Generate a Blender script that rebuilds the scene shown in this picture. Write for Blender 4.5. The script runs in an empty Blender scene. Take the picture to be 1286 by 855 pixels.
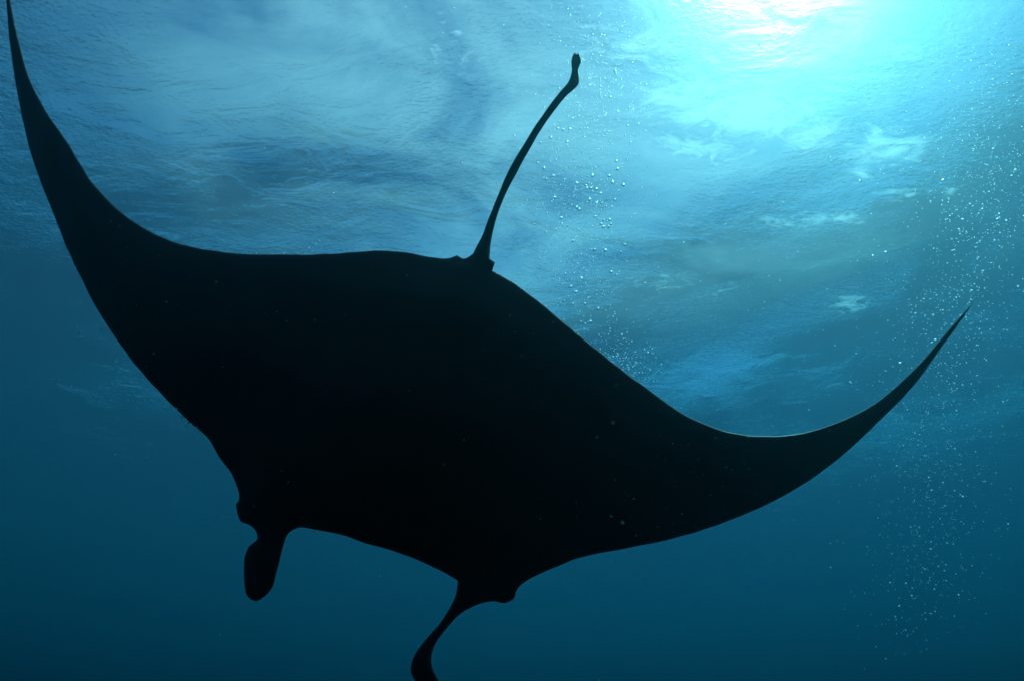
import bpy, bmesh, math, random
import numpy as np
from mathutils import Vector
from mathutils.geometry import delaunay_2d_cdt

random.seed(7)
rng = np.random.default_rng(11)
scene = bpy.context.scene
COL = scene.collection

# ------------------------------------------------------------------ camera
PW, PH = 1286.0, 855.0            # frame of the photograph
HFOV = math.radians(75.0)
PITCH = math.radians(38.0)
CAM_Z = -8.0                       # eight metres under the surface (z = 0)
FPX = (PW / 2) / math.tan(HFOV / 2)
cd = bpy.data.cameras.new("camera")
cam = bpy.data.objects.new("camera", cd)
COL.objects.link(cam)
cam.location = (0, 0, CAM_Z)
cam.rotation_euler = (math.radians(90) + PITCH, 0, 0)
cd.sensor_fit = 'HORIZONTAL'
cd.angle = HFOV
cd.clip_start = 0.02
cd.clip_end = 2000
scene.camera = cam
cd.dof.use_dof = True               # focused on the animal; the surface beyond goes soft
cd.dof.focus_distance = 3.1
cd.dof.aperture_fstop = 2.8
FWD = np.array((0, math.cos(PITCH), math.sin(PITCH)))
RGT = np.array((1.0, 0, 0))
UPV = np.array((0, -math.sin(PITCH), math.cos(PITCH)))
ORI = np.array((0, 0, CAM_Z))


def ray(x, y):
    return FWD + (x - PW / 2) / FPX * RGT + (PH / 2 - y) / FPX * UPV


def at_surface(x, y, z=0.0):
    """the place on the water surface that a frame position looks at"""
    r = ray(x, y)
    return ORI + r * ((z - CAM_Z) / r[2])


# ------------------------------------------------------------------ sky and sun
SUN_PX = (960, -150)              # where the sun shows through the water
sd = Vector(ray(*SUN_PX)).normalized()
sd = Vector((sd.x * 1.33, sd.y * 1.33, 0))      # undo the bending at the surface
sd.z = math.sqrt(1 - sd.length_squared)
SUN_EL = math.asin(sd.z)
SUN_AZ = math.atan2(sd.x, sd.y)
world = bpy.data.worlds.new("World")
scene.world = world
world.use_nodes = True
wn = world.node_tree
wn.nodes.clear()
sky = wn.nodes.new("ShaderNodeTexSky")
sky.sky_type = 'NISHITA'
sky.sun_disc = False
sky.sun_elevation = SUN_EL
sky.sun_rotation = SUN_AZ
sky.ozone_density = 1.2
sky.air_density = 0.8
sky.dust_density = 0.0
bg = wn.nodes.new("ShaderNodeBackground")
bg.inputs["Strength"].default_value = 0.14
wo = wn.nodes.new("ShaderNodeOutputWorld")
wn.links.new(sky.outputs[0], bg.inputs[0])
wn.links.new(bg.outputs[0], wo.inputs[0])
sl = bpy.data.lights.new("sun", 'SUN')
sl.energy = 5.0
sl.angle = math.radians(0.53)
sl.color = (1.0, 0.88, 0.79)
sun = bpy.data.objects.new("sun", sl)
COL.objects.link(sun)
sun.rotation_euler = sd.to_track_quat('Z', 'Y').to_euler()
sun.location = sd * 60

# ------------------------------------------------------------------ picture
scene.view_settings.view_transform = 'Standard'
scene.view_settings.look = 'None'
scene.view_settings.exposure = 0.52
scene.view_settings.gamma = 1.0
scene.view_settings.use_curve_mapping = False
cy = scene.cycles
cy.use_denoising = True
cy.use_adaptive_sampling = True
cy.adaptive_threshold = 0.02
cy.max_bounces = 6
cy.volume_bounces = 2
cy.transmission_bounces = 4
cy.transparent_max_bounces = 16
cy.sample_clamp_indirect = 6.0
cy.caustics_refractive = True
cy.caustics_reflective = False


# ------------------------------------------------------------------ helpers
def mat(name):
    m = bpy.data.materials.new(name)
    m.use_nodes = True
    m.node_tree.nodes.clear()
    out = m.node_tree.nodes.new("ShaderNodeOutputMaterial")
    return m, m.node_tree, out


def node(nt, kind, **inp):
    n = nt.nodes.new(kind)
    for k, v in inp.items():
        n.inputs[k.replace("_", " ")].default_value = v
    return n


def mesh_obj(name, verts, faces, material, parent=None, smooth=True):
    me = bpy.data.meshes.new(name)
    me.from_pydata([tuple(v) for v in verts], [], faces)
    me.update()
    if smooth:
        me.polygons.foreach_set("use_smooth", [True] * len(me.polygons))
    me.materials.append(material)
    o = bpy.data.objects.new(name, me)
    COL.objects.link(o)
    o.parent = parent
    return o


def tag(o, label=None, category=None, group=None, kind=None):
    for k, v in (("label", label), ("category", category), ("group", group), ("kind", kind)):
        if v:
            o[k] = v
    return o


# ------------------------------------------------------------------ materials
FOAM = [((1096, 168), 1.5, 1.0, 0.46), ((1075, 198), 0.7, 0.5, 0.40), ((1010, 150), 1.3, 0.8, 0.50), ((1030, 258), 1.7, 0.6, 0.39),
        ((970, 262), 1.2, 0.5, 0.33), ((1120, 226), 1.3, 0.4, 0.35), ((1184, 225), 0.5, 0.4, 0.36), ((850, 350), 2.4, 1.0, 0.29),
        ((1070, 395), 1.2, 1.1, 0.31), ((930, 130), 2.2, 0.9, 0.60), ((850, 110), 2.0, 0.9, 0.52), ((870, 175), 1.8, 0.7, 0.46),
        ((1110, 52), 1.0, 0.6, 0.44), ((800, 45), 1.8, 0.8, 0.46), ((1010, 20), 1.6, 0.5, 0.5),
        ((905, 365), 1.6, 0.8, 0.29), ((740, 120), 2.0, 1.6, 0.34), ((560, 60), 2.5, 1.3, 0.33)]
GLOW_VEIL = (3.0, 1.0, 0.54)


def water_surface_material():
    m, nt, out = mat("water_surface")
    L = nt.links.new
    geo = nt.nodes.new("ShaderNodeNewGeometry")
    mp = node(nt, "ShaderNodeMapping")
    mp.inputs["Rotation"].default_value = (0, 0, math.radians(28))
    mp.inputs["Scale"].default_value = (1.0, 1.9, 1.0)
    L(geo.outputs["Position"], mp.inputs["Vector"])
    n1 = node(nt, "ShaderNodeTexNoise", Scale=11.0, Detail=2.5, Roughness=0.6, Distortion=0.5)
    n2 = node(nt, "ShaderNodeTexNoise", Scale=0.9, Detail=4.0, Roughness=0.55, Distortion=1.2)
    L(mp.outputs[0], n1.inputs["Vector"])
    L(mp.outputs[0], n2.inputs["Vector"])
    b2 = node(nt, "ShaderNodeBump", Strength=1.0, Distance=0.045)
    L(n2.outputs[0], b2.inputs["Height"])
    b1 = node(nt, "ShaderNodeBump", Strength=1.0, Distance=0.022)
    L(n1.outputs[0], b1.inputs["Height"])
    L(b2.outputs[0], b1.inputs["Normal"])
    # calm and ruffled water side by side: the ripples come and go in cat's-paws
    n5 = node(nt, "ShaderNodeTexNoise", Scale=0.33, Detail=3.0, Roughness=0.55, Distortion=0.8)
    L(geo.outputs["Position"], n5.inputs["Vector"])
    r5 = node(nt, "ShaderNodeMapRange")
    r5.interpolation_type = 'SMOOTHSTEP'
    r5.inputs["From Min"].default_value = 0.36
    r5.inputs["From Max"].default_value = 0.66
    r5.inputs["To Min"].default_value = 0.08
    r5.inputs["To Max"].default_value = 1.0
    L(n5.outputs[0], r5.inputs["Value"])
    L(r5.outputs[0], b1.inputs["Strength"])
    g1 = node(nt, "ShaderNodeBsdfGlass", IOR=1.33, Roughness=0.22)
    L(b1.outputs[0], g1.inputs["Normal"])
    g2 = node(nt, "ShaderNodeBsdfGlass", IOR=1.33, Roughness=0.46)
    L(b1.outputs[0], g2.inputs["Normal"])
    gl = node(nt, "ShaderNodeMixShader", Fac=0.5)
    L(g1.outputs[0], gl.inputs[1])
    L(g2.outputs[0], gl.inputs[2])
    tr = nt.nodes.new("ShaderNodeBsdfTransparent")
    tl = node(nt, "ShaderNodeBsdfTranslucent", Color=(0.82, 0.82, 0.82, 1))
    L(b1.outputs[0], tl.inputs["Normal"])
    # the clear share of the surface closes towards grazing angles, where water reflects totally
    fr = node(nt, "ShaderNodeFresnel", IOR=1.33)
    fo = node(nt, "ShaderNodeMapRange")
    fo.inputs["To Min"].default_value = 0.32
    fo.inputs["To Max"].default_value = 0.22
    L(fr.outputs[0], fo.inputs["Value"])
    mx = nt.nodes.new("ShaderNodeMixShader")
    L(fo.outputs[0], mx.inputs[0])
    L(gl.outputs[0], mx.inputs[1])
    L(tr.outputs[0], mx.inputs[2])
    # drifting patches of froth, each at its own place on the surface; froth passes diffuse light
    n3 = node(nt, "ShaderNodeTexNoise", Scale=1.9, Detail=10.0, Roughness=0.72, Distortion=1.6)
    L(mp.outputs[0], n3.inputs["Vector"])
    total = None
    for (px, py), rx, ry, amt in FOAM:
        c = at_surface(px, py)
        sub = nt.nodes.new("ShaderNodeVectorMath")
        sub.operation = 'SUBTRACT'
        sub.inputs[1].default_value = (c[0], c[1], 0)
        L(geo.outputs["Position"], sub.inputs[0])
        dv = nt.nodes.new("ShaderNodeVectorMath")
        dv.operation = 'MULTIPLY'
        dv.inputs[1].default_value = (1 / rx, 1 / ry, 0)
        L(sub.outputs[0], dv.inputs[0])
        ln = nt.nodes.new("ShaderNodeVectorMath")
        ln.operation = 'LENGTH'
        L(dv.outputs[0], ln.inputs[0])
        r = node(nt, "ShaderNodeMapRange")
        r.interpolation_type = 'SMOOTHSTEP'
        r.inputs["From Min"].default_value = 1.0
        r.inputs["From Max"].default_value = 0.0
        r.inputs["To Max"].default_value = amt
        L(ln.outputs["Value"], r.inputs["Value"])
        if total is None:
            total = r.outputs[0]
        else:
            ad = nt.nodes.new("ShaderNodeMath")
            ad.operation = 'MAXIMUM'
            L(total, ad.inputs[0])
            L(r.outputs[0], ad.inputs[1])
            total = ad.outputs[0]
    sm = nt.nodes.new("ShaderNodeMath")
    sm.operation = 'ADD'
    L(n3.outputs[0], sm.inputs[0])
    L(total, sm.inputs[1])
    rp = node(nt, "ShaderNodeMapRange")
    rp.interpolation_type = 'SMOOTHSTEP'
    rp.inputs["From Min"].default_value = 0.70
    rp.inputs["From Max"].default_value = 1.10
    rp.inputs["To Max"].default_value = 0.95
    L(sm.outputs[0], rp.inputs["Value"])
    # a thin milky veil of froth in drifts, added to brighten the surface
    mv = node(nt, "ShaderNodeMapping")
    mv.inputs["Rotation"].default_value = (0, 0, math.radians(-35))
    mv.inputs["Scale"].default_value = (1.0, 1.45, 1.0)
    mv.inputs["Location"].default_value = (GLOW_VEIL[0], GLOW_VEIL[1], 0)
    L(geo.outputs["Position"], mv.inputs["Vector"])
    n4 = node(nt, "ShaderNodeTexNoise", Scale=0.36, Detail=9.0, Roughness=0.6, Distortion=0.9)
    L(mv.outputs[0], n4.inputs["Vector"])
    rv = node(nt, "ShaderNodeMapRange")
    rv.interpolation_type = 'SMOOTHSTEP'
    rv.inputs["From Min"].default_value = 0.22
    rv.inputs["From Max"].default_value = 0.74
    rv.inputs["To Max"].default_value = GLOW_VEIL[2]
    L(n4.outputs[0], rv.inputs["Value"])
    vc = at_surface(730, 50)                      # middle of the stretch the added veil brightens
    vs = nt.nodes.new("ShaderNodeVectorMath")
    vs.operation = 'DISTANCE'
    vs.inputs[1].default_value = (vc[0], vc[1], 0)
    L(geo.outputs["Position"], vs.inputs[0])
    ve = node(nt, "ShaderNodeMapRange")
    ve.interpolation_type = 'SMOOTHSTEP'
    ve.inputs["From Min"].default_value = 8.0
    ve.inputs["From Max"].default_value = 1.0
    L(vs.outputs["Value"], ve.inputs["Value"])
    vm = nt.nodes.new("ShaderNodeMath")
    vm.operation = 'MULTIPLY'
    L(rv.outputs[0], vm.inputs[0])
    L(ve.outputs[0], vm.inputs[1])
    ft = nt.nodes.new("ShaderNodeMath")
    ft.operation = 'MAXIMUM'
    L(rp.outputs[0], ft.inputs[0])
    L(vm.outputs[0], ft.inputs[1])
    mf = nt.nodes.new("ShaderNodeMixShader")
    L(ft.outputs[0], mf.inputs[0])
    L(mx.outputs[0], mf.inputs[1])
    L(tl.outputs[0], mf.inputs[2])
    L(mf.outputs[0], out.inputs["Surface"])
    return m


def haze_material():
    m, nt, out = mat("sea_water")
    pv = nt.nodes.new("ShaderNodeVolumePrincipled")
    pv.inputs["Density Attribute"].default_value = ""
    pv.inputs["Density"].default_value = 0.22
    pv.inputs["Color"].default_value = (0.010, 0.034, 0.043, 1)
    pv.inputs["Absorption Color"].default_value = (0.08, 0.61, 0.67, 1)
    pv.inputs["Anisotropy"].default_value = 0.86
    nt.links.new(pv.outputs[0], out.inputs["Volume"])
    return m


def skin_material():
    m, nt, out = mat("manta_skin")
    L = nt.links.new
    geo = nt.nodes.new("ShaderNodeNewGeometry")
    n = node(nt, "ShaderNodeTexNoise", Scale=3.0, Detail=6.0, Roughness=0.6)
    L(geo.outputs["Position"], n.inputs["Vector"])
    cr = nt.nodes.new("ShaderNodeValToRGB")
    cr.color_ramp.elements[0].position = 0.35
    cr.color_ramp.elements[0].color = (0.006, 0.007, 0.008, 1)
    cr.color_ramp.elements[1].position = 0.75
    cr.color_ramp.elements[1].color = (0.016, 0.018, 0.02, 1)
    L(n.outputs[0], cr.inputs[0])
    f = node(nt, "ShaderNodeTexNoise", Scale=90.0, Detail=3.0)
    L(geo.outputs["Position"], f.inputs["Vector"])
    b = node(nt, "ShaderNodeBump", Strength=0.3, Distance=0.004)
    L(f.outputs[0], b.inputs["Height"])
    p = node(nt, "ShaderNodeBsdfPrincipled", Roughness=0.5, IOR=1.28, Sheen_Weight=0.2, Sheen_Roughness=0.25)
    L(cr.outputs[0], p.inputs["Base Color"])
    L(b.outputs[0], p.inputs["Normal"])
    L(p.outputs[0], out.inputs["Surface"])
    return m


def bubble_material():
    m, nt, out = mat("air_bubble")
    L = nt.links.new
    g = node(nt, "ShaderNodeBsdfGlass", IOR=0.80, Roughness=0.48)       # air inside water
    L(g.outputs[0], out.inputs["Surface"])
    return m


def plankton_material():
    m, nt, out = mat("plankton")
    p = node(nt, "ShaderNodeBsdfPrincipled", Base_Color=(0.34, 0.32, 0.24, 1), Roughness=0.8)
    nt.links.new(p.outputs[0], out.inputs["Surface"])
    return m


# ------------------------------------------------------------------ water surface
def axis(half, fine, step, grow):
    a = [0.0]
    s = step
    while a[-1] < half:
        if a[-1] > fine:
            s *= grow
        a.append(a[-1] + s)
    a = np.array(a)
    return np.concatenate((-a[:0:-1], a))


def wave_height(X, Y):
    Z = np.zeros_like(X)
    r = np.random.default_rng(5)
    for lam, amp, n, spread in ((13.0, 0.30, 3, 0.6), (5.5, 0.10, 5, 0.9), (2.2, 0.025, 6, 1.1), (0.9, 0.003, 7, 1.6)):
        for _ in range(n):
            l = lam * r.uniform(0.75, 1.35)
            th = math.radians(65) + r.normal(0, spread) * 0.6
            k = 2 * math.pi / l
            ph = r.uniform(0, 6.28)
            w = k * (X * math.cos(th) + Y * math.sin(th)) + ph + 0.7 * np.sin(0.31 * k * (X * math.sin(th) - Y * math.cos(th)) + ph)
            Z += amp / math.sqrt(n) * (2 * ((1 + np.sin(w)) / 2) ** 1.5 - 0.85)
    return Z


def build_water():
    xs = axis(150, 11, 0.11, 1.05)
    ys = axis(150, 13, 0.11, 1.05) + 7.0
    X, Y = np.meshgrid(xs, ys)
    fade = np.exp(-(np.hypot(X - 3, Y - 6) / 13) ** 2)
    Z = wave_height(X, Y) * (0.2 + 0.8 * fade)
    nx, ny = len(xs), len(ys)
    me = bpy.data.meshes.new("water")
    V = np.stack((X.ravel(), Y.ravel(), Z.ravel()), 1)
    i = np.arange((ny - 1) * (nx - 1))
    a = (i // (nx - 1)) * nx + i % (nx - 1)
    F = np.stack((a, a + 1, a + nx + 1, a + nx), 1)
    me.vertices.add(len(V)); me.vertices.foreach_set("co", V.ravel())
    me.loops.add(F.size); me.loops.foreach_set("vertex_index", F.ravel())
    me.polygons.add(len(F))
    me.polygons.foreach_set("loop_start", np.arange(0, F.size, 4))
    me.polygons.foreach_set("use_smooth", np.ones(len(F), bool))
    me.update(calc_edges=True)
    me.validate()
    me.materials.append(water_surface_material())
    o = bpy.data.objects.new("water", me)
    COL.objects.link(o)
    return tag(o, kind="structure")


build_water()


def build_haze():
    h, lo, hi = 190.0, -70.0, 1.2
    v = [(x, y, z) for z in (lo, hi) for y in (-h, h) for x in (-h, h)]
    f = [(0, 2, 3, 1), (4, 5, 7, 6), (0, 1, 5, 4), (2, 6, 7, 3), (0, 4, 6, 2), (1, 3, 7, 5)]
    o = mesh_obj("haze", v, f, haze_material(), smooth=False)
    return tag(o, kind="stuff")


build_haze()

# ------------------------------------------------------------------ manta ray
OUTLINE = [
    # left wing tip, then the leading edge down to the head
    (4, -62), (8.5, 0), (12.6, 50), (20, 105), (30, 156), (45, 211), (68, 271), (100, 346), (146, 426), (201, 493),
    (236, 528), (262, 551), (276, 574), (292, 597), (300, 619), (298, 644), (302, 654.5), (314, 659), (322, 667),
    # rolled cephalic fin
    (323.5, 677), (312, 686), (307, 699), (306, 716), (307, 734), (311, 748), (321, 754), (334, 748), (342, 737), (347, 720),
    (351, 704), (355, 686), (361.5, 670), (372, 663),
    # mouth
    (402, 666), (430, 672), (460, 682), (490, 690), (520, 701), (550, 715), (575, 729),
    # second cephalic fin, curling away below
    (573, 746), (556, 777), (531, 807), (519, 826), (516.5, 845), (525, 860), (541, 876), (560, 886), (577, 884),
    (572, 873), (553, 855), (543.5, 837), (543.5, 817), (556, 795), (586, 765), (601, 758), (620, 754.5), (634, 757),
    (644, 751), (651, 738), (666, 726), (692, 714), (732, 699), (782, 689), (832, 679), (860, 671.5), (906, 657), (957, 636),
    (1007, 608.6), (1050, 578), (1098, 534), (1151, 479), (1182, 435.5), (1207, 402), (1224, 378),
    # right tip, then the trailing edge back to the tail
    (1209, 395), (1189.5, 418), (1161, 451.5), (1130, 482), (1103, 504), (1057, 528), (1007, 543.5), (967, 547.5), (931, 545),
    (890, 534), (858, 519.5), (817, 490), (772, 457), (735, 427.5), (711, 407), (686, 386), (656, 363), (632, 347),
    (618.5, 340), (622, 329.5), (615, 325),
    # tail with the knob at its end
    (615.5, 312), (621, 283), (636, 243), (662, 193), (688, 151), (711, 121.5), (727, 104), (726.5, 86), (730, 76), (728, 70),
    (726, 66.5), (724, 69), (722, 66.5), (719, 70), (717.5, 77), (718, 89), (714.5, 101), (702, 117), (683, 143), (657, 182), (635, 223), (616, 268),
    (603, 302), (594, 319), (582, 325), (574, 321), (566, 324), (541, 322.5), (511, 317), (481, 315), (430, 318),
    (352, 320), (302, 318.5), (252, 312.5), (201, 297), (151, 266), (116, 229), (85.5, 181), (55, 136), (35, 95), (20, 40), (12, 0), (5.5, -62),
]
SHARP = {(4, -62), (5.5, -62), (1224, 378), (575, 729), (323.5, 677), (312, 686), (334, 748), (719, 70), (728, 70), (615, 325), (618.5, 340), (622, 329.5), (574, 321), (594, 319)}


def smooth_outline(P, step=3.0):
    P = [np.array(p, float) for p in P]
    n = len(P)
    out = []
    for i in range(n):
        p0, p1, p2, p3 = P[i - 1], P[i], P[(i + 1) % n], P[(i + 2) % n]
        d = np.linalg.norm(p2 - p1)

        def tangent(a, b, c):
            if tuple(b) in SHARP:
                return np.zeros(2)
            la, lc = np.linalg.norm(b - a), np.linalg.norm(c - b)
            return ((b - a) / la * lc + (c - b) / lc * la) / (la + lc)
        m1, m2 = tangent(p0, p1, p2) * d, tangent(p1, p2, p3) * d
        if tuple(p1) in SHARP:
            m1 = (p2 - p1) * 1.0
        if tuple(p2) in SHARP:
            m2 = (p2 - p1) * 1.0
        k = max(1, int(d / step))
        for j in range(k):
            t = j / k
            out.append((2 * t**3 - 3 * t**2 + 1) * p1 + (t**3 - 2 * t**2 + t) * m1 + (-2 * t**3 + 3 * t**2) * p2 + (t**3 - t**2) * m2)
    return np.array(out)


def seg_dist(Q, B):
    """distance of points Q to the closed polyline B, and the point's side by winding"""
    A, C = B, np.roll(B, -1, 0)
    AB = C - A
    L2 = (AB**2).sum(1) + 1e-9
    D = np.empty(len(Q))
    I = np.empty(len(Q), bool)
    for s in range(0, len(Q), 2000):
        q = Q[s:s + 2000]
        t = np.clip(((q[:, None] - A) * AB).sum(2) / L2, 0, 1)
        d = np.linalg.norm(q[:, None] - (A + t[..., None] * AB), axis=2)
        D[s:s + 2000] = d.min(1)
        y, x = q[:, 1:2], q[:, 0:1]
        cr = ((A[:, 1] <= y) != (C[:, 1] <= y)) & (x < A[:, 0] + (y - A[:, 1]) / (C[:, 1] - A[:, 1] + 1e-12) * AB[:, 0])
        I[s:s + 2000] = cr.sum(1) % 2 == 1
    return D, I


AX0, AX1 = np.array((452.0, 715.0)), np.array((604.0, 325.0))     # nose to tail root
AXD = (AX1 - AX0) / np.linalg.norm(AX1 - AX0)
AXN = np.array((-AXD[1], AXD[0]))
BODY_L = np.linalg.norm(AX1 - AX0)


def body_coords(Q):
    r = Q - AX0
    return r @ AXD / BODY_L, r @ AXN              # 0 nose .. 1 tail root; span in pixels


def manta_depth(Q):
    """distance in front of the camera of the animal's middle sheet: wings bend up and away, the tail trails off"""
    t, s = body_coords(Q)
    a = np.abs(s) / 600.0
    d = 2.95 + 1.15 * a**1.8 + 0.22 * np.clip(t, -0.5, 1.2)
    d += 0.45 * np.clip(t - 1.0, 0, None) * np.exp(-(s / 160) ** 2)
    d -= 0.30 * np.clip(-t, 0, None)
    return d


def manta_half_thickness(Q, d):
    t, s = body_coords(Q)
    h = 2.1 * np.sqrt(np.maximum(d, 0))
    core = np.exp(-(s / 120.0) ** 2) * np.exp(-((t - 0.42) / 0.48) ** 2)
    wing = np.exp(-(s / 330.0) ** 2) * np.clip(1 - np.abs(t - 0.45) / 0.75, 0, 1)
    h += (44 * core + 16 * wing) * np.clip(d / 55.0, 0, 1) ** 0.8
    return h


def build_manta():
    B = smooth_outline(OUTLINE)
    nb = len(B)
    # small nicks and waviness of the fin edges
    u = np.cumsum(np.linalg.norm(B - np.roll(B, 1, 0), axis=1))
    C = np.roll(B, -1, 0) - np.roll(B, 1, 0)
    C /= np.linalg.norm(C, axis=1)[:, None] + 1e-9
    rag = 0.3 * np.sin(u / 7.3 + 2 * np.sin(u / 31)) * np.sin(u / 53) + 0.28 * np.sin(u / 17.9 + 1.3 * np.sin(u / 71))
    rag *= np.clip((1150 - B[:, 0]) / 200, 0, 1) * np.clip(B[:, 1] / 150, 0, 1)
    B = B + np.stack((-C[:, 1], C[:, 0]), 1) * rag[:, None]
    T = np.roll(B, -1, 0) - np.roll(B, 1, 0)
    T /= np.linalg.norm(T, axis=1)[:, None] + 1e-9
    Nn = np.stack((-T[:, 1], T[:, 0]), 1)
    pts = []
    for off, thin in ((1.2, 1), (2.8, 1), (5.5, 2), (9.5, 2)):
        for sgn in (1, -1):
            Q = (B + sgn * off * Nn)[::thin]
            d, ins = seg_dist(Q, B)
            pts.append(Q[ins & (d > off * 0.9)])
    gx, gy = np.meshgrid(np.arange(-10, 1240, 9.0), np.arange(-70, 900, 9.0))
    gx = gx + (np.arange(gx.shape[0]) % 2)[:, None] * 4.5
    G = np.stack((gx.ravel(), gy.ravel()), 1)
    d, ins = seg_dist(G, B)
    pts.append(G[ins & (d > 13)])
    I = np.concatenate(pts)
    I = I[np.unique((I / 0.9).astype(int), axis=0, return_index=True)[1]]
    allp = np.concatenate((B, I))
    res = delaunay_2d_cdt([Vector(p) for p in allp], [(i, (i + 1) % nb) for i in range(nb)], [], 1, 1e-4)
    V2 = np.array([tuple(v) for v in res[0]])
    faces = [tuple(f) for f in res[2]]
    edge_in = res[3]
    n = len(V2)
    d, ins = seg_dist(V2, B)
    on = d < 0.02
    cen = np.array([V2[list(f)].mean(0) for f in faces])
    _, fi = seg_dist(cen, B)
    faces = [f for f, k in zip(faces, fi) if k]
    D = manta_depth(V2)
    R = np.array([ray(x, y) for x, y in V2])
    P = ORI + R * D[:, None]
    # normals of the middle sheet
    nor = np.zeros((n, 3))
    for f in faces:
        c = np.cross(P[f[1]] - P[f[0]], P[f[2]] - P[f[0]])
        if c @ FWD < 0:
            c = -c
        for k in f:
            nor[k] += c
    nor /= np.linalg.norm(nor, axis=1)[:, None] + 1e-12
    h = np.where(on, 0, manta_half_thickness(V2, d)) * (D / FPX)
    up = P + nor * (h * 1.15)[:, None]           # back, away from the camera
    dn = P - nor * (h * 0.85)[:, None]           # belly
    verts = list(dn)
    idx = {}
    for i in range(n):
        if on[i]:
            idx[i] = i
        else:
            idx[i] = len(verts)
            verts.append(up[i])
    F = []
    for f in faces:
        c = np.cross(P[f[1]] - P[f[0]], P[f[2]] - P[f[0]])
        a = f if c @ FWD < 0 else f[::-1]
        F.append(tuple(a))
        b = tuple(idx[k] for k in a[::-1])
        if len(set(b)) == 3 and set(b) != set(a):
            F.append(b)
    used = sorted({k for f in F for k in f})
    re = {k: i for i, k in enumerate(used)}
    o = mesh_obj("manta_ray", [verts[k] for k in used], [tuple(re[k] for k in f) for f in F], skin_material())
    tag(o, "huge black manta ray in silhouette, wings spread and thin tail raised, gliding overhead", "manta ray")
    return o


manta = build_manta()


def build_eyes():
    me = bpy.data.meshes.new("eye")
    bm = bmesh.new()
    bmesh.ops.create_uvsphere(bm, u_segments=16, v_segments=10, radius=0.03)
    bm.to_mesh(me); bm.free()
    m, nt, out = mat("eye")
    p = node(nt, "ShaderNodeBsdfPrincipled", Base_Color=(0.01, 0.01, 0.012, 1), Roughness=0.15)
    nt.links.new(p.outputs[0], out.inputs["Surface"])
    me.materials.append(m)
    me.polygons.foreach_set("use_smooth", [True] * len(me.polygons))
    for px in ((305, 634), (639, 746)):
        q = np.array([px], float)
        o = bpy.data.objects.new("eye", me)
        COL.objects.link(o)
        o.parent = manta
        o.location = ORI + ray(*px) * (manta_depth(q)[0] + 0.012)


build_eyes()


# ------------------------------------------------------------------ bubbles
def bubble_meshes(m):
    out = []
    for i in range(4):
        me = bpy.data.meshes.new("air_bubble")
        bm = bmesh.new()
        bmesh.ops.create_icosphere(bm, subdivisions=2, radius=1.0)
        ph = [random.uniform(0, 6.28) for _ in range(4)]
        for v in bm.verts:
            c = v.co
            w = 1 + 0.07 * math.sin(3 * c.x + ph[0]) + 0.07 * math.sin(3.4 * c.y + ph[1]) + 0.05 * math.sin(5 * c.z + ph[2])
            flat = 0.62 if c.z < 0 else 0.85          # a rising bubble is domed above and flatter below
            v.co = Vector((c.x * w, c.y * w, c.z * w * flat))
        bm.to_mesh(me); bm.free()
        me.polygons.foreach_set("use_smooth", [True] * len(me.polygons))
        me.materials.append(m)
        out.append(me)
    return out


BUBBLE_MAT = bubble_material()
BUBBLES = bubble_meshes(BUBBLE_MAT)


def bubbles_at(pts, ox, oy, sc, depth, spread, size, label, group):
    rank = {}
    if len(pts) > 6:                                   # those at the cluster's ends can be pointed out
        a = np.array(pts)
        for word, i in (("topmost", a[:, 1].argmin()), ("lowest", a[:, 1].argmax()), ("leftmost", a[:, 0].argmin()), ("rightmost", a[:, 0].argmax())):
            rank.setdefault(int(i), word)
    for k, (x, y) in enumerate(pts):
        px, py = ox + x / sc, oy + y / sc
        d = depth + random.uniform(-spread, spread)
        o = bpy.data.objects.new("air_bubble", random.choice(BUBBLES))
        COL.objects.link(o)
        o.location = ORI + ray(px, py) * d
        r = size * random.uniform(0.65, 1.25) / 2 * d / FPX
        o.scale = (r, r, r)
        o.rotation_euler = (random.uniform(-0.4, 0.4), random.uniform(-0.4, 0.4), random.uniform(0, 6.28))
        tag(o, rank[k] + " bubble" + label.split("bubble", 1)[1] if k in rank else label, "bubble", group)


bubbles_at([(295, 130), (345, 65), (380, 75), (430, 70), (220, 165), (410, 160), (200, 310), (245, 350), (262, 427), (318, 455), (310, 405),
            (318, 558), (300, 590), (368, 705), (415, 762), (335, 790)], 640, 150, 5.7, 4.6, 0.4, 3.9,
           "small pale air bubble in the loose string close beside the raised tail", "bubbles close beside the tail")
bubbles_at([(480, 457), (545, 475), (553, 493), (582, 493), (618, 500), (648, 530), (592, 402), (770, 355), (765, 300), (712, 405), (735, 450),
            (812, 470), (752, 575), (688, 622), (660, 600), (622, 600), (555, 593), (572, 575), (610, 697), (630, 715), (672, 722), (655, 750),
            (668, 770), (715, 720), (708, 768), (722, 750), (480, 630), (497, 645)], 640, 150, 5.7, 4.6, 0.4, 4.0,
           "bright white air bubble in the sparkling cluster right of the tail, below the sun glare", "bright bubble cluster right of the tail")
bubbles_at([(340, 12), (515, 62), (598, 72), (618, 32), (455, 60), (345, 185), (325, 183), (300, 188), (330, 258), (357, 285), (420, 318),
            (405, 350), (475, 375), (466, 300), (338, 350), (433, 445), (405, 455), (290, 333), (545, 178), (727, 238), (385, 215)],
           640, 300, 4.277, 4.6, 0.4, 3.7,
           "small air bubble rising just above the rear edge of the manta beside the tail root", "bubbles over the rear edge by the tail root")
bubbles_at([(575, 630), (555, 632), (725, 592), (765, 590), (755, 700), (640, 700), (742, 610), (770, 615)], 640, 300, 4.277, 4.6, 0.3, 3.2,
           "small air bubble in the patch just above the middle of the right wing's rear edge", "bubbles above the right wing's rear edge")
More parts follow.
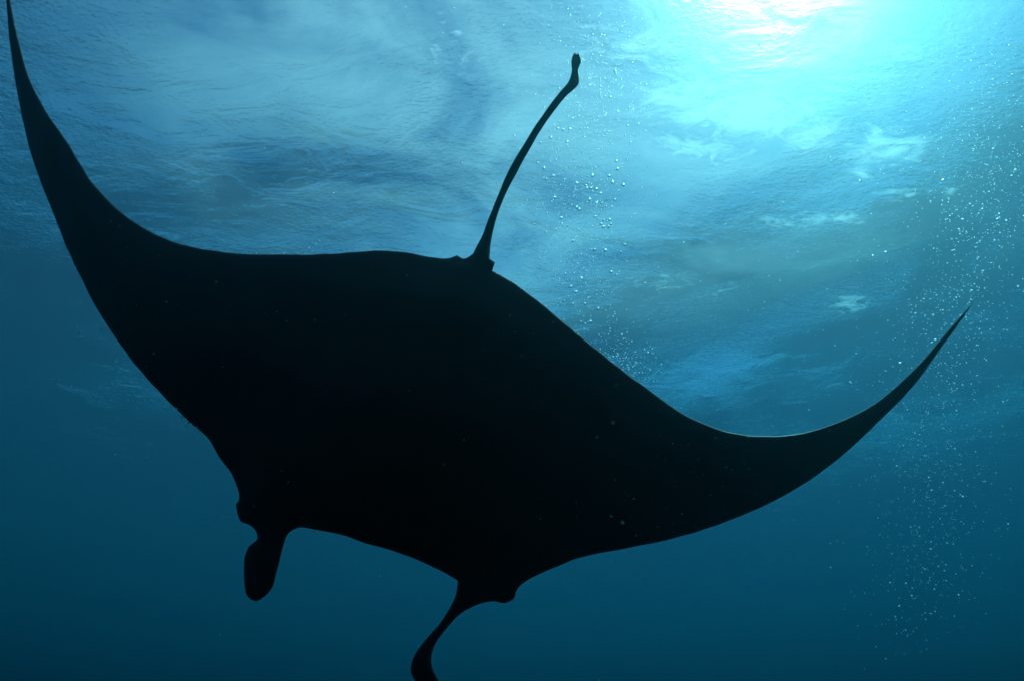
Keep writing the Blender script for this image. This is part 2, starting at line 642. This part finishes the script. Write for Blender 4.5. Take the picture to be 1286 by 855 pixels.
bubbles_at([(812, 130), (705, 28), (725, 70), (795, 158), (712, 202), (593, 297), (652, 320), (555, 372), (537, 420), (543, 443), (503, 470),
            (620, 510), (634, 560), (695, 585), (655, 625), (628, 597), (615, 632), (678, 657), (632, 720), (600, 720), (515, 522), (735, 345),
            (725, 370), (712, 475)], 1066, 180, 3.886, 4.9, 0.4, 3.0,
           "small air bubble in the plume rising above the right wing tip", "bubbles above the right wing tip")
bubbles_at([(428, 742), (412, 838), (325, 830), (458, 815), (422, 960), (405, 972), (545, 840), (250, 1072)], 1066, 180, 3.886, 4.9, 0.3, 3.4,
           "small air bubble just left of the thin right wing tip", "bubbles left of the right wing tip")
bubbles_at([(55, 185), (460, 180), (180, 533), (42, 573), (118, 550)], 1066, 180, 3.886, 4.8, 0.3, 3.2,
           "lone pale bubble in open water between the sun glare and the right wing", "lone bubbles under the glare")
bubbles_at([(555, 400), (753, 482), (323, 635), (345, 643), (518, 712), (370, 745), (625, 207), (775, 135)], 1066, 380, 3.886, 4.7, 0.4, 2.4,
           "faint air bubble in the thin plume right below the right wing tip", "bubbles below the right wing tip")
bubbles_at([(508, 87), (515, 187), (525, 347), (552, 352), (455, 373), (520, 440), (513, 466), (520, 508), (470, 545), (450, 508), (375, 540),
            (348, 520), (297, 472), (280, 517), (373, 573), (320, 617), (430, 460), (562, 480), (605, 463), (632, 445), (575, 570), (556, 660),
            (262, 843), (787, 265), (25, 452), (458, 120)], 1036, 580, 3.42, 4.5, 0.5, 2.3,
           "faint air bubble in the cluster low in the dark blue water at right", "bubbles low at the right")
bubbles_at([(253, 170), (332, 186), (418, 243), (580, 205)], 0, 0, 1.0, 4.2, 0.3, 3.0,
           "lone tiny bubble high over the left wing, left of the tail", "lone bubbles left of the tail")
bubbles_at([(388, 312), (396, 308), (401, 303), (392, 316), (378, 317), (356, 318), (322, 318)], 0, 0, 1.0, 3.6, 0.05, 2.8,
           "tiny bubble skimming the rear edge of the left wing", "bubbles at the left wing's rear edge")
bubbles_at([(222, 513), (229, 523), (237, 530), (243, 538), (250, 545), (233, 534), (247, 536)], 0, 0, 1.0, 2.9, 0.08, 2.6,
           "tiny speck of a bubble along the front edge of the left wing", "bubbles at the left wing's front edge")


def swarm(name, P, R, m):
    """thousands of specks as one mesh of small faceted grains"""
    base = np.array([(1, 0, 0), (-1, 0, 0), (0, 1, 0), (0, -1, 0), (0, 0, 1), (0, 0, -1)], float)
    tri = np.array([(0, 2, 4), (2, 1, 4), (1, 3, 4), (3, 0, 4), (2, 0, 5), (1, 2, 5), (3, 1, 5), (0, 3, 5)])
    n = len(P)
    J = rng.uniform(0.6, 1.2, (n, 6, 1))
    V = (P[:, None] + base[None] * R[:, None, None] * J).reshape(-1, 3)
    F = (tri[None] + (np.arange(n) * 6)[:, None, None]).reshape(-1, 3)
    return tag(mesh_obj(name, V, F.tolist(), m), kind="stuff")


def plume_points(spec):
    P, R = [], []
    for (x0, y0), (x1, y1), wid, n, depth, size in spec:
        t = rng.uniform(0, 1, n)
        x = x0 + (x1 - x0) * t + rng.normal(0, wid, n)
        y = y0 + (y1 - y0) * t + rng.normal(0, wid, n)
        d = depth + rng.normal(0, 0.45, n)
        for a, b, c in zip(x, y, d):
            c = max(c, manta_depth(np.array([(a, b)]))[0] + 0.35)
            P.append(ORI + ray(a, b) * c)
            R.append(size * rng.lognormal(0, 0.35) / 2 * c / FPX)
    return np.array(P), np.array(R)


P, R = plume_points([((750, 20), (740, 250), 38, 1500, 5.2, 1.7), ((738, 230), (725, 400), 26, 1000, 5.0, 1.6), ((770, 430), (800, 470), 16, 260, 5.0, 1.6),
                     ((700, 120), (690, 320), 30, 600, 5.2, 1.5),
                     ((1235, 60), (1235, 260), 50, 600, 5.3, 1.4), ((1240, 200), (1190, 400), 38, 550, 5.2, 1.3), ((1195, 380), (1170, 560), 46, 600, 5.0, 1.2),
                     ((1175, 560), (1160, 720), 44, 500, 4.8, 1.1), ((1160, 720), (1120, 800), 28, 120, 4.8, 1.2),
                     ((500, 60), (1250, 200), 130, 1500, 5.6, 1.2)])
swarm("fine_bubbles", P, R, BUBBLE_MAT)


# ------------------------------------------------------------------ drifting plankton
def plankton():
    spots = [((880, 560), 75, 40, 40), ((820, 640), 50, 26, 24), ((150, 370), 40, 60, 22), ((330, 370), 110, 40, 18), ((690, 410), 60, 40, 14),
             ((560, 560), 280, 120, 14), ((320, 620), 20, 20, 6), ((643, 430), 600, 330, 30)]
    x = np.concatenate([rng.normal(c[0], a, k) for c, a, b, k in spots])
    y = np.concatenate([rng.normal(c[1], b, k) for c, a, b, k in spots])
    n = len(x)
    d = rng.uniform(1.1, 2.5, n)
    P = np.array([ORI + ray(a, b) * c for a, b, c in zip(x, y, d)])
    R = rng.lognormal(0, 0.4, n) * 0.85 * d / FPX
    return swarm("plankton", P, R, plankton_material())


plankton()
